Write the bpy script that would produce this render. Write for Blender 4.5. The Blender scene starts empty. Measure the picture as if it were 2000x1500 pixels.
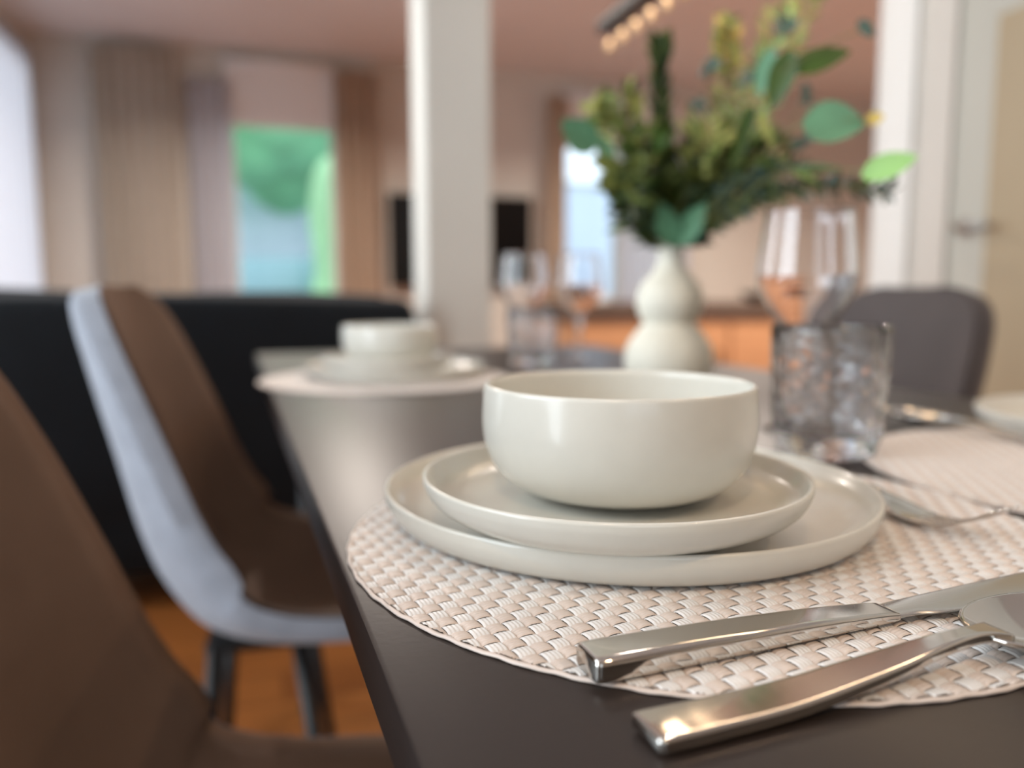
import bpy, bmesh, math, random
import numpy as np
from mathutils import Vector, Matrix

random.seed(7)
SC = bpy.context.scene
PI = math.pi

# ------------------------------------------------------------------ camera, world, light, exposure
F_PX, PITCH, ROLL, CAM_Z = 1537.5, 0.1142, -0.0022, 0.8743
cam_d = bpy.data.cameras.new('camera')
cam = bpy.data.objects.new('camera', cam_d)
SC.collection.objects.link(cam)
cam_d.sensor_width = 36.0
cam_d.lens = F_PX / 2000 * 36.0
cam_d.clip_start = 0.02
cam_d.clip_end = 100
cam.location = (0, 0, CAM_Z)
cam.rotation_mode = 'QUATERNION'
_R = Matrix.Rotation(PI / 2 - PITCH, 4, 'X') @ Matrix.Rotation(ROLL, 4, 'Z')
cam.rotation_quaternion = _R.to_quaternion()
cam_d.dof.use_dof = True
cam_d.dof.focus_distance = 0.292
cam_d.dof.aperture_fstop = 3.7
SC.camera = cam

SC.view_settings.view_transform = 'Standard'
SC.view_settings.look = 'None'
SC.view_settings.gamma = 1.0
SC.view_settings.exposure = 0.0
SC.view_settings.use_curve_mapping = False

w = bpy.data.worlds.new('world')
SC.world = w
w.use_nodes = True
bg = w.node_tree.nodes['Background']
bg.inputs['Color'].default_value = (0.68, 0.81, 0.93, 1)
bg.inputs['Strength'].default_value = 2.0

# the room's own axes: u runs right along the far wall, v runs away from the camera
RA = math.radians(17)
RC, RS = math.cos(RA), math.sin(RA)
def rp(u, v, z=0.0):
    return Vector((RC * u - RS * v, RS * u + RC * v, z))

def area(name, loc, target, sx, sy, power, col, spread=180):
    l = bpy.data.lights.new(name, 'AREA')
    l.shape = 'RECTANGLE'; l.size = sx; l.size_y = sy
    l.energy = power; l.color = col; l.spread = math.radians(spread)
    o = bpy.data.objects.new(name, l)
    SC.collection.objects.link(o)
    o.location = loc
    o.rotation_euler = (Vector(target) - Vector(loc)).to_track_quat('-Z', 'Y').to_euler()
    return o

U_L, U_R, V_F, V_B, Z_C = -1.38, 5.4, 5.65, -2.6, 2.47
# daylight falling in through the big left window, the far windows and the window behind
area('daylight_left', rp(U_L - 0.10, 0.40, 1.35), rp(1, 0.40, 1.2), 1.4, 2.0, 62, (0.84, 0.93, 1.0))
area('daylight_middle', rp(U_L - 0.10, 2.45, 1.35), rp(1, 2.45, 1.2), 1.1, 2.0, 52, (0.84, 0.93, 1.0))
area('daylight_corner', rp(U_L - 0.10, 4.55, 1.30), rp(1, 4.55, 1.2), 1.95, 2.0, 20, (0.94, 0.97, 1.0))
area('daylight_back', rp(-0.2, V_B - 0.10, 1.45), rp(-0.2, 1, 1.3), 1.5, 1.5, 6, (0.90, 0.96, 1.0))
# LED strip of the linear pendant lamp over the table
area('pendant_light', rp(0.60, 0.85, 1.335), rp(0.60, 0.85, 0.0), 0.02, 1.02, 1.6, (1.0, 0.74, 0.48))
bpy.data.objects['pendant_light'].rotation_euler = (0, 0, RA)

# ------------------------------------------------------------------ helpers
def lin(c):
    return tuple((x / 255 / 12.92) if x / 255 <= 0.04045 else ((x / 255 + 0.055) / 1.055) ** 2.4 for x in c)

def mat(name, rgb, rough=0.5, metal=0.0, noise=0.0, nscale=20.0, bump=0.0, bscale=200.0, spec=0.5,
        sheen=0.0, sheen_tint=None, trans=0.0, ior=1.45, coat=0.0, emit=None, estr=0.0, stretch=None, sub=0.0):
    m = bpy.data.materials.new(name)
    m.use_nodes = True
    nt = m.node_tree; N = nt.nodes; L = nt.links
    b = N['Principled BSDF']
    c = lin(rgb)
    b.inputs['Base Color'].default_value = (*c, 1)
    b.inputs['Roughness'].default_value = rough
    b.inputs['Metallic'].default_value = metal
    b.inputs['Specular IOR Level'].default_value = spec
    b.inputs['IOR'].default_value = ior
    b.inputs['Transmission Weight'].default_value = trans
    b.inputs['Coat Weight'].default_value = coat
    b.inputs['Sheen Weight'].default_value = sheen
    if sheen_tint: b.inputs['Sheen Tint'].default_value = (*lin(sheen_tint), 1)
    if emit:
        b.inputs['Emission Color'].default_value = (*lin(emit), 1)
        b.inputs['Emission Strength'].default_value = estr
    tc = N.new('ShaderNodeTexCoord')
    src = tc.outputs['Object']
    if stretch:
        mp = N.new('ShaderNodeMapping'); mp.inputs['Scale'].default_value = stretch
        L.new(src, mp.inputs['Vector']); src = mp.outputs['Vector']
    if noise > 0:
        n = N.new('ShaderNodeTexNoise'); n.inputs['Scale'].default_value = nscale; n.inputs['Detail'].default_value = 5
        L.new(src, n.inputs['Vector'])
        r = N.new('ShaderNodeMapRange'); r.inputs[1].default_value = 0.3; r.inputs[2].default_value = 0.7
        r.inputs[3].default_value = 1 - noise; r.inputs[4].default_value = 1 + noise
        L.new(n.outputs['Fac'], r.inputs['Value'])
        mx = N.new('ShaderNodeVectorMath'); mx.operation = 'SCALE'
        mx.inputs[0].default_value = c
        L.new(r.outputs['Result'], mx.inputs['Scale'])
        L.new(mx.outputs['Vector'], b.inputs['Base Color'])
    if bump > 0:
        n = N.new('ShaderNodeTexNoise'); n.inputs['Scale'].default_value = bscale; n.inputs['Detail'].default_value = 3
        L.new(src, n.inputs['Vector'])
        bp = N.new('ShaderNodeBump'); bp.inputs['Strength'].default_value = bump; bp.inputs['Distance'].default_value = 0.001
        L.new(n.outputs['Fac'], bp.inputs['Height'])
        L.new(bp.outputs['Normal'], b.inputs['Normal'])
    return m

M = {}
M['ceramic'] = mat('glazed_ceramic', (212, 209, 199), 0.24, noise=0.02, nscale=60, bump=0.06, bscale=120, coat=0.15)
M['vase'] = mat('matt_ceramic', (214, 208, 192), 0.6, noise=0.03, nscale=40, bump=0.2, bscale=90)
M['steel'] = mat('polished_steel', (205, 200, 193), 0.09, metal=1.0, bump=0.02, bscale=60)
M['blade'] = mat('brushed_steel', (200, 198, 194), 0.16, metal=1.0, bump=0.03, bscale=80, stretch=(1, 20, 1))
M['tabletop'] = mat('dark_tabletop', (44, 36, 32), 0.36, noise=0.10, nscale=7, bump=0.05, bscale=300)
M['tableedge'] = mat('dark_edge', (34, 27, 25), 0.4, noise=0.1, nscale=10)
M['blackmetal'] = mat('black_metal', (16, 15, 15), 0.45, noise=0.1)
M['velvet'] = mat('brown_velvet', (104, 84, 72), 0.85, noise=0.16, nscale=7, bump=0.3, bscale=500, sheen=0.35, sheen_tint=(200, 160, 130))
M['shell'] = mat('blue_grey_fabric', (134, 139, 149), 0.9, noise=0.1, nscale=30, bump=0.3, bscale=500, sheen=0.2)
M['shadedvelvet'] = mat('shaded_brown_velvet', (86, 78, 76), 0.85, noise=0.1, nscale=8, bump=0.3, bscale=500, sheen=0.3, sheen_tint=(170, 160, 160))  # the brown velvet again, its shade on the right chair put into the colour
M['sofa'] = mat('navy_sofa_fabric', (8, 15, 22), 0.95, noise=0.15, nscale=14, bump=0.3, bscale=300, sheen=0.05)
M['wall'] = mat('painted_wall', (204, 197, 187), 0.9, noise=0.02, nscale=3, bump=0.1, bscale=80)
M['ceiling'] = mat('painted_ceiling', (222, 217, 215), 0.9, noise=0.02, nscale=3)
M['column'] = mat('column_paint', (218, 213, 203), 0.85, noise=0.015, nscale=4)
M['trim'] = mat('white_trim', (228, 226, 220), 0.5, noise=0.01)
M['door'] = mat('door_paint', (184, 180, 168), 0.5, noise=0.03, nscale=2)
M['doorpanel'] = mat('tan_door_panel', (170, 152, 124), 0.45, noise=0.06, nscale=3, stretch=(1, 1, 0.2))  # plain tan, faint streaks along the height
M['chrome'] = mat('brushed_handle', (170, 170, 165), 0.3, metal=1.0)
M['beigecurtain'] = mat('beige_curtain', (218, 208, 194), 0.9, noise=0.04, nscale=30, bump=0.2, bscale=400)
M['browncurtain'] = mat('tan_curtain', (212, 190, 168), 0.9, noise=0.05, nscale=30, bump=0.2, bscale=400)
M['sheer'] = mat('sheer_curtain', (226, 226, 232), 0.9, noise=0.02, nscale=30, bump=0.2, bscale=400)
M['blind'] = mat('roller_blind', (226, 224, 222), 0.8, noise=0.02, nscale=60)
M['tvblack'] = mat('tv_screen', (5, 5, 6), 0.25, noise=0.05)
M['oak'] = mat('oak_wood', (198, 150, 110), 0.5, noise=0.12, nscale=5, stretch=(0.3, 4, 4))
M['darkwood'] = mat('dark_brown_wood', (92, 76, 66), 0.5, noise=0.12, nscale=6)
M['teal'] = mat('dark_teal_glaze', (30, 44, 48), 0.35, noise=0.05)
M['bulb'] = mat('warm_bulb', (116, 98, 78), 0.4, emit=(255, 205, 150), estr=0.5, noise=0.01)
M['leaf_dark'] = mat('leaf_dark_olive', (50, 72, 14), 0.45, noise=0.2, nscale=30)
M['leaf_teal'] = mat('leaf_blue_green', (84, 128, 96), 0.5, noise=0.15, nscale=30)
M['leaf_light'] = mat('leaf_light_green', (142, 184, 112), 0.5, noise=0.12, nscale=20)
M['leaf_olive'] = mat('leaf_olive', (104, 116, 56), 0.55, noise=0.25, nscale=40)
M['leaf_deep'] = mat('leaf_deep_green', (48, 66, 40), 0.55, noise=0.25, nscale=40)
M['leaf_yellow'] = mat('leaf_yellow_green', (166, 168, 96), 0.6, noise=0.15, nscale=40)
M['flower'] = mat('yellow_blossom', (206, 176, 92), 0.7, noise=0.15, nscale=40)
M['berry'] = mat('blue_grey_bud', (74, 98, 92), 0.5, noise=0.15, nscale=60)
M['stem'] = mat('green_stem', (110, 112, 66), 0.6, noise=0.15, nscale=40)
M['bark'] = mat('tree_bark', (90, 75, 60), 0.9, noise=0.3, nscale=8)
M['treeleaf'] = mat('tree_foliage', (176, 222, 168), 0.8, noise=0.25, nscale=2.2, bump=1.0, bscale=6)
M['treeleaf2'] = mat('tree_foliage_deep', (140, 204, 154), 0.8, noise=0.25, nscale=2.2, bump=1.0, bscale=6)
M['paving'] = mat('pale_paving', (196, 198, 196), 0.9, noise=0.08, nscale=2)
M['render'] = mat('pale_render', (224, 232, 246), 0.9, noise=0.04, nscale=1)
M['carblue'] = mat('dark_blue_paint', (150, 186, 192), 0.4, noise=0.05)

def glass_mat(name, rough=0.0, bump=0.0):
    m = bpy.data.materials.new(name); m.use_nodes = True
    nt = m.node_tree; b = nt.nodes['Principled BSDF']
    b.inputs['Base Color'].default_value = (0.97, 0.97, 0.98, 1)
    b.inputs['Transmission Weight'].default_value = 1.0
    b.inputs['Roughness'].default_value = rough
    b.inputs['IOR'].default_value = 1.5
    if bump:
        v = nt.nodes.new('ShaderNodeTexVoronoi'); v.inputs['Scale'].default_value = 130
        tc = nt.nodes.new('ShaderNodeTexCoord'); nt.links.new(tc.outputs['Object'], v.inputs['Vector'])
        bp = nt.nodes.new('ShaderNodeBump'); bp.inputs['Strength'].default_value = bump; bp.inputs['Distance'].default_value = 0.002
        nt.links.new(v.outputs['Distance'], bp.inputs['Height']); nt.links.new(bp.outputs['Normal'], b.inputs['Normal'])
    return m
M['glass'] = glass_mat('clear_glass')
M['cutglass'] = glass_mat('cut_glass', 0.05, 0.45)

def pane_mat():
    m = bpy.data.materials.new('window_glass'); m.use_nodes = True
    nt = m.node_tree; N = nt.nodes; L = nt.links
    for n in list(N):
        if n.type != 'OUTPUT_MATERIAL': N.remove(n)
    out = [n for n in N if n.type == 'OUTPUT_MATERIAL'][0]
    t = N.new('ShaderNodeBsdfTransparent'); g = N.new('ShaderNodeBsdfGlossy'); g.inputs['Roughness'].default_value = 0.02
    f = N.new('ShaderNodeFresnel'); f.inputs['IOR'].default_value = 1.3
    mx = N.new('ShaderNodeMixShader')
    L.new(f.outputs[0], mx.inputs[0]); L.new(t.outputs[0], mx.inputs[1]); L.new(g.outputs[0], mx.inputs[2]); L.new(mx.outputs[0], out.inputs[0])
    return m
M['pane'] = pane_mat()

def floor_mat():
    m = bpy.data.materials.new('orange_oak_planks'); m.use_nodes = True
    nt = m.node_tree; N = nt.nodes; L = nt.links; b = N['Principled BSDF']
    tc = N.new('ShaderNodeTexCoord')
    br = N.new('ShaderNodeTexBrick'); br.inputs['Scale'].default_value = 1.0
    br.inputs['Brick Width'].default_value = 1.3; br.inputs['Row Height'].default_value = 0.13
    br.inputs['Mortar Size'].default_value = 0.002
    br.inputs['Color1'].default_value = (*lin((164, 100, 48)), 1); br.inputs['Color2'].default_value = (*lin((138, 80, 36)), 1)
    br.inputs['Mortar'].default_value = (*lin((80, 44, 20)), 1)
    L.new(tc.outputs['Object'], br.inputs['Vector'])
    mp = N.new('ShaderNodeMapping'); mp.inputs['Scale'].default_value = (1.5, 22, 1)
    L.new(tc.outputs['Object'], mp.inputs['Vector'])
    n = N.new('ShaderNodeTexNoise'); n.inputs['Scale'].default_value = 3; n.inputs['Detail'].default_value = 6
    L.new(mp.outputs['Vector'], n.inputs['Vector'])
    r = N.new('ShaderNodeMapRange'); r.inputs[3].default_value = 0.7; r.inputs[4].default_value = 1.25
    L.new(n.outputs['Fac'], r.inputs['Value'])
    mx = N.new('ShaderNodeVectorMath'); mx.operation = 'SCALE'
    L.new(br.outputs['Color'], mx.inputs[0]); L.new(r.outputs['Result'], mx.inputs['Scale']); L.new(mx.outputs['Vector'], b.inputs['Base Color'])
    b.inputs['Roughness'].default_value = 0.4
    return m
M['floor'] = floor_mat()

def weave_mat(name, rgb, c2):
    m = mat(name, rgb, 0.34, noise=0.05, nscale=90)
    return m
M['weave_a'] = weave_mat('vinyl_strand_white_lit', (226, 223, 220), None)
M['weave_b'] = weave_mat('vinyl_strand_blush_lit', (214, 200, 190), None)  # one vinyl in two tints, white and blush carry the light's colour

def link_mesh(name, bm_or_me, m, parent=None, smooth=True, mats=None):
    if isinstance(bm_or_me, bmesh.types.BMesh):
        me = bpy.data.meshes.new(name)
        bmesh.ops.recalc_face_normals(bm_or_me, faces=bm_or_me.faces)
        bm_or_me.to_mesh(me); bm_or_me.free()
    else:
        me = bm_or_me
    for x in (mats or [m]):
        me.materials.append(x)
    if smooth:
        me.polygons.foreach_set('use_smooth', [True] * len(me.polygons))
    o = bpy.data.objects.new(name, me)
    SC.collection.objects.link(o)
    if parent: o.parent = parent
    return o

def sharp(o, ang=35):
    me = o.data
    bm = bmesh.new(); bm.from_mesh(me)
    for e in bm.edges:
        if len(e.link_faces) == 2 and e.calc_face_angle(0) > math.radians(ang): e.smooth = False
    bm.to_mesh(me); bm.free()
    return o

def tag(o, label=None, cat=None, group=None, kind=None):
    if label: o['label'] = label
    if cat: o['category'] = cat
    if group: o['group'] = group
    if kind: o['kind'] = kind
    return o

def empty(name, loc, rz=0.0, label=None, cat=None, group=None):
    o = bpy.data.objects.new(name, None); SC.collection.objects.link(o)
    o.empty_display_size = 0.05
    o.location = loc; o.rotation_euler = (0, 0, rz)
    return tag(o, label, cat, group)

def dup(root, loc, rz, label=None, group=None):
    r = root.copy(); SC.collection.objects.link(r); r.location = loc; r.rotation_euler = (0, 0, rz)
    if label: r['label'] = label
    if group: r['group'] = group
    for ch in list(root.children):
        c = ch.copy(); SC.collection.objects.link(c); c.parent = r
        for g in list(ch.children):
            d = g.copy(); SC.collection.objects.link(d); d.parent = c
    return r

def lathe_into(bm, prof, seg=96, c=(0, 0, 0), mi=0):
    rings = []
    for r, z in prof:
        if r < 1e-6:
            rings.append([bm.verts.new((c[0], c[1], c[2] + z))])
        else:
            rings.append([bm.verts.new((c[0] + r * math.cos(2 * PI * i / seg), c[1] + r * math.sin(2 * PI * i / seg), c[2] + z)) for i in range(seg)])
    for a, b in zip(rings, rings[1:]):
        for i in range(seg):
            j = (i + 1) % seg
            if len(a) == 1 and len(b) == 1: continue
            if len(a) == 1: f = bm.faces.new((a[0], b[i], b[j]))
            elif len(b) == 1: f = bm.faces.new((a[i], a[j], b[0]))
            else: f = bm.faces.new((a[i], a[j], b[j], b[i]))
            f.material_index = mi
    return bm

def smooth_prof(pts, n=6):
    # Catmull-Rom through profile points
    out = []
    P = [pts[0]] + list(pts) + [pts[-1]]
    for i in range(1, len(P) - 2):
        p0, p1, p2, p3 = P[i - 1], P[i], P[i + 1], P[i + 2]
        for k in range(n):
            t = k / n
            out.append(tuple(0.5 * ((2 * p1[d]) + (-p0[d] + p2[d]) * t + (2 * p0[d] - 5 * p1[d] + 4 * p2[d] - p3[d]) * t * t
                                    + (-p0[d] + 3 * p1[d] - 3 * p2[d] + p3[d]) * t ** 3) for d in range(len(p1))))
    out.append(tuple(pts[-1]))
    return out

def box_into(bm, c, s, rot=None, bev=0.0, mi=0):
    r = bmesh.ops.create_cube(bm, size=1.0)
    vs = r['verts']
    bmesh.ops.scale(bm, vec=s, verts=vs)
    if bev > 0:
        es = list({e for v in vs for e in v.link_edges})
        rr = bmesh.ops.bevel(bm, geom=es, offset=bev, segments=2, profile=0.5, affect='EDGES')
        vs = list({v for f in rr['faces'] for v in f.verts} | {v for v in vs if v.is_valid})
    if rot is not None:
        bmesh.ops.rotate(bm, cent=(0, 0, 0), matrix=rot, verts=vs)
    bmesh.ops.translate(bm, vec=c, verts=vs)
    return vs

def tube_into(bm, path, rad, seg=10, cap=True, mi=0):
    path = [Vector(p) for p in path]
    if not hasattr(rad, '__len__'): rad = [rad] * len(path)
    rings = []
    up = Vector((0, 0, 1))
    for i, p in enumerate(path):
        d = (path[min(i + 1, len(path) - 1)] - path[max(i - 1, 0)]).normalized()
        a = d.cross(up if abs(d.dot(up)) < 0.95 else Vector((1, 0, 0))).normalized()
        b = d.cross(a).normalized()
        rings.append([bm.verts.new(p + (a * math.cos(2 * PI * k / seg) + b * math.sin(2 * PI * k / seg)) * rad[i]) for k in range(seg)])
    for r0, r1 in zip(rings, rings[1:]):
        for k in range(seg):
            f = bm.faces.new((r0[k], r0[(k + 1) % seg], r1[(k + 1) % seg], r1[k])); f.material_index = mi
    if cap:
        bm.faces.new(rings[0][::-1]).material_index = mi; bm.faces.new(rings[-1]).material_index = mi
    return bm

def room_obj(name, m, boxes, bev=0.0, parent=None, smooth=False):
    # boxes given in the room's axes as (u0,u1,v0,v1,z0,z1)
    bm = bmesh.new()
    for (u0, u1, v0, v1, z0, z1) in boxes:
        box_into(bm, ((u0 + u1) / 2, (v0 + v1) / 2, (z0 + z1) / 2), (u1 - u0, v1 - v0, z1 - z0), bev=bev)
    o = link_mesh(name, bm, m, parent, smooth)
    if parent is None: o.rotation_euler = (0, 0, RA)
    return o
def struct(name, m, boxes, bev=0.0):
    return tag(room_obj(name, m, boxes, bev), kind='structure')

# ------------------------------------------------------------------ room shell
T = 0.12
struct('floor', M['floor'], [(U_L - T, U_R + T, V_B - T, V_F + T, -0.06, 0)])
struct('ceiling', M['ceiling'], [(U_L - T, U_R + T, V_B - T, V_F + T, Z_C, Z_C + 0.06)])
# far wall with the two windows seen behind the sofa and the vase
W1 = (-0.25, 0.50, 0.10, 2.36)
W2 = (2.10, 3.10, 0.80, 2.30)
W3 = (3.90, 5.00, 0.80, 2.30)
def wall_with_holes(a0, a1, holes, thick, z1=Z_C):
    out = []; x = a0
    for (h0, h1, hz0, hz1) in sorted(holes):
        if h0 > x: out.append((x, h0, 0, z1))
        if hz0 > 0: out.append((h0, h1, 0, hz0))
        if hz1 < z1: out.append((h0, h1, hz1, z1))
        x = h1
    if x < a1: out.append((x, a1, 0, z1))
    return out
struct('wall_far', M['wall'], [(a, b, V_F, V_F + T, c, d) for a, b, c, d in wall_with_holes(U_L - T, U_R + T, [W1, W2], T)])
WL = (-0.30, 1.10, 0.30, 2.36)
WM = (1.90, 3.00, 0.30, 2.36)
WC = (3.60, 5.56, 0.25, 2.32)
struct('wall_left', M['wall'], [(U_L - T, U_L, a, b, c, d) for a, b, c, d in wall_with_holes(V_B, V_F, [WL, WM, WC], T)])
WB = (-0.95, 0.55, 0.70, 2.20)
struct('wall_back', M['wall'], [(a, b, V_B - T, V_B, c, d) for a, b, c, d in wall_with_holes(U_L - T, U_R + T, [WB], T)])
struct('wall_right', M['wall'], [(U_R, U_R + T, V_B, V_F, 0, Z_C)])
# the near partition on the right that carries the door
UP = 1.90
DV0, DV1, DZ = 1.03, 1.87, 2.06
struct('wall_partition', M['wall'], [(UP, UP + T, V_B, DV0 - 0.001, 0, Z_C), (UP, UP + T, DV1 + 0.001, 2.13, 0, Z_C), (UP, UP + T, DV0 - 0.001, DV1 + 0.001, DZ, Z_C)])
struct('trim_1', M['trim'], [(UP - 0.02, UP, 2.0, 2.135, 0, Z_C), (UP - 0.02, UP + T + 0.01, 2.13, 2.15, 0, Z_C)], 0.002)
struct('trim_2', M['trim'], [(UP - 0.018, UP, DV0 - 0.08, DV0, 0, DZ + 0.08), (UP - 0.018, UP, DV0, DV1, DZ, DZ + 0.08)], 0.002)
dr = struct('door_1', M['door'], [(UP + 0.015, UP + 0.055, DV0, DV1, 0.005, DZ)])
pn = room_obj('door_panel', M['doorpanel'], [(UP + 0.006, UP + 0.0155, DV0 + 0.12, DV1 - 0.13, 0.12, 1.62)], 0.003, parent=dr)
bm = bmesh.new()
tube_into(bm, [(UP + 0.02, DV1 - 0.06, 1.06), (UP - 0.035, DV1 - 0.06, 1.06), (UP - 0.045, DV1 - 0.075, 1.06), (UP - 0.045, DV1 - 0.19, 1.055)], 0.009, 12)
lathe_into(bm, [(0, 0), (0.026, 0), (0.026, 0.006), (0, 0.006)], 24, (0, 0, 0))
for v in bm.verts:
    if abs(v.co.x) < 0.1: v.co = Vector((UP + 0.016 - v.co.z, DV1 - 0.06 + v.co.x, 1.06 + v.co.y))
tag(link_mesh('door_handle', bm, M['chrome'], dr), label='brushed metal lever handle')

def window(name, plane, a0, a1, z0, z1, at_, mull=1, sill=True):
    # plane 'v': the window lies in a wall of constant v; plane 'u': constant u
    def bx(x0, x1, d0, d1, za, zb):
        return (x0, x1, at_ + d0, at_ + d1, za, zb) if plane == 'v' else (at_ + d0, at_ + d1, x0, x1, za, zb)
    fr = 0.06
    s = 1 if (plane == 'v' and at_ > 0) else -1
    lo, hi = sorted((0.03 * s, 0.09 * s)) if plane == 'v' else (-0.055, -0.005)
    boxes = [bx(a0, a1, lo, hi, z0, z0 + fr), bx(a0, a1, lo, hi, z1 - fr, z1), bx(a0, a0 + fr, lo, hi, z0, z1), bx(a1 - fr, a1, lo, hi, z0, z1)]
    for k in range(1, mull):
        x = a0 + (a1 - a0) * k / mull
        boxes.append(bx(x - fr / 2, x + fr / 2, lo, hi, z0, z1))
    o = struct(name, M['trim'], boxes)
    mid = (lo + hi) / 2
    room_obj('window_pane', M['pane'], [bx(a0 + fr, a1 - fr, mid - 0.003, mid + 0.003, z0 + fr, z1 - fr)], parent=o)
    return o
window('window_1', 'v', *W1, V_F)
window('window_2', 'v', *W2, V_F, 2)
window('window_3', 'u', *WL, U_L, 2)
window('window_5', 'u', *WM, U_L, 1)
window('window_6', 'u', *WC, U_L, 1)
window('window_4', 'v', *WB, V_B, 2)
struct('baseboard_far', M['trim'], [(U_L, W1[0], V_F - 0.015, V_F, 0, 0.09), (W1[1], U_R, V_F - 0.015, V_F, 0, 0.09)])

# column beside the sofa
cw = 0.106
cu, cv = 0.575, 2.55
struct('column', M['column'], [(cu - cw, cu + cw, cv - cw, cv + cw, 0, Z_C)], 0.008)

# ------------------------------------------------------------------ curtains and blinds
_sh = M['sheer'].node_tree
_t = _sh.nodes.new('ShaderNodeBsdfTranslucent'); _t.inputs['Color'].default_value = (*lin((232, 233, 236)), 1)
_m = _sh.nodes.new('ShaderNodeMixShader'); _m.inputs[0].default_value = 0.5
_o = [n for n in _sh.nodes if n.type == 'OUTPUT_MATERIAL'][0]
_sh.links.new(_sh.nodes['Principled BSDF'].outputs[0], _m.inputs[1]); _sh.links.new(_t.outputs[0], _m.inputs[2]); _sh.links.new(_m.outputs[0], _o.inputs[0])
def curtain(name, m, a0, a1, at_, z0, z1, folds, amp, label, group=None, axis='v'):
    n = int(folds * 12)
    bm = bmesh.new(); rows = []
    rnd = random.Random(len(label) + int(a0 * 100))
    ph = [rnd.uniform(0.7, 1.3) for _ in range(n + 1)]
    for k in range(9):
        z = z0 + (z1 - z0) * k / 8
        row = []
        for i in range(n + 1):
            t = i / n
            a = a0 + (a1 - a0) * t
            d = amp * math.sin(2 * PI * folds * t) * (0.75 + 0.25 * math.sin(5 * t + k * 0.3))
            row.append(bm.verts.new((a, at_ + d, z) if axis == 'v' else (at_ + d, a, z)))
        rows.append(row)
    for r0, r1 in zip(rows, rows[1:]):
        for i in range(n): bm.faces.new((r0[i], r0[i + 1], r1[i + 1], r1[i]))
    bmesh.ops.solidify(bm, geom=bm.faces[:], thickness=0.004)
    o = link_mesh(name, bm, m)
    o.rotation_euler = (0, 0, RA)
    return tag(o, label, 'curtain', group)
curtain('curtain', M['beigecurtain'], -1.00, -0.52, V_F - 0.12, 0.02, 2.40, 6, 0.03, 'beige curtain hanging in folds on the wall left of the garden window')
curtain('sheer_curtain', M['sheer'], -0.46, -0.20, V_F - 0.09, 0.02, 2.25, 4, 0.02, 'pale sheer curtain gathered at the left edge of the garden window')
curtain('curtain', M['browncurtain'], 0.46, 0.74, V_F - 0.10, 0.02, 2.36, 4, 0.03, 'tan curtain drawn to the right side of the garden window')
curtain('curtain', M['browncurtain'], 1.96, 2.12, V_F - 0.10, 0.02, 2.30, 2.5, 0.025, 'narrow terracotta tan curtain left of the pale blue window')
curtain('sheer_curtain', M['sheer'], 2.55, 3.16, V_F - 0.09, 0.20, 2.0, 7, 0.02, 'white sheer curtain over the window behind the vase')
curtain('sheer_curtain', M['sheer'], 3.55, 5.58, U_L + 0.045, 0.02, 2.34, 14, 0.02, 'bright white curtain hanging at the left edge of the picture', axis='u')
def blind(a0, a1, z0, z1, label):
    r = empty('roller_blind', rp((a0 + a1) / 2, V_F - 0.045, z1), RA, label, 'blind')
    bm = bmesh.new(); box_into(bm, (0, 0, (z0 - z1) / 2), (a1 - a0, 0.004, z1 - z0)); link_mesh('blind_fabric', bm, M['blind'], r, False)
    bm = bmesh.new(); tube_into(bm, [(-(a1 - a0) / 2, 0, 0), ((a1 - a0) / 2, 0, 0)], 0.022, 16); link_mesh('roller', bm, M['blind'], r)
    bm = bmesh.new(); box_into(bm, (0, 0, z0 - z1), (a1 - a0, 0.014, 0.025), bev=0.003); link_mesh('bottom_bar', bm, M['trim'], r, False)
blind(-0.24, 0.49, 1.98, 2.38, 'pale roller blind half lowered over the garden window')
blind(2.12, 3.08, 1.96, 2.32, 'pale roller blind at the top of the window behind the vase')

# ------------------------------------------------------------------ garden outside the windows
g = room_obj('garden_paving', M['paving'], [(-12, 14, V_F + T, 16, -0.12, -0.04)]); tag(g, kind='structure')
def blob(bm, c, r, seed, sub=4, squash=1.0):
    rnd = random.Random(seed)
    res = bmesh.ops.create_icosphere(bm, subdivisions=sub, radius=1.0)
    offs = [(Vector((rnd.uniform(-1, 1), rnd.uniform(-1, 1), rnd.uniform(-1, 1))).normalized(), rnd.uniform(0.08, 0.28)) for _ in range(26)]
    for v in res['verts']:
        d = v.co.normalized(); k = 0.85
        for o_, a in offs: k += a * max(0, d.dot(o_) - 0.82) * 5
        v.co = Vector((d.x * r * k, d.y * r * k, d.z * r * k * squash)) + Vector(c)
def tree(u, v, h, r, m, label):
    t = empty('garden_tree', rp(u, v, -0.04), RA, label, 'tree', None)
    bm = bmesh.new(); tube_into(bm, [(0, 0, 0), (0.03, 0, h * 0.4), (0, 0.02, h * 0.8)], [0.11, 0.08, 0.04], 10); link_mesh('trunk', bm, M['bark'], t)
    bm = bmesh.new(); blob(bm, (0, 0, h * 0.75), r, int(u * 10 + v)); blob(bm, (r * 0.6, 0.1, h * 0.6), r * 0.7, 3); blob(bm, (-r * 0.6, 0, h * 0.62), r * 0.7, 5)
    link_mesh('crown', bm, m, t)
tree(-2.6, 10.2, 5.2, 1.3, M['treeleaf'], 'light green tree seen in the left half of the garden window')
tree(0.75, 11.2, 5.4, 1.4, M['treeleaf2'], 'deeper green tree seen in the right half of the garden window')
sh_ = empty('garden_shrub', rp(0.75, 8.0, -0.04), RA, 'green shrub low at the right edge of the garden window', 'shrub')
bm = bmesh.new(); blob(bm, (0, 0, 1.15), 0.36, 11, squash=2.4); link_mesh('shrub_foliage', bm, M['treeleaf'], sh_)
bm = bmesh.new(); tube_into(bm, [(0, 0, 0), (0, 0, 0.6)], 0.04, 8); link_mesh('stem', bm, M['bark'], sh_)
ho = empty('garden_wall', rp(0, 12.6, -0.04), RA, 'pale blue white rendered garden wall seen low in the garden window', 'wall')
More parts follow.
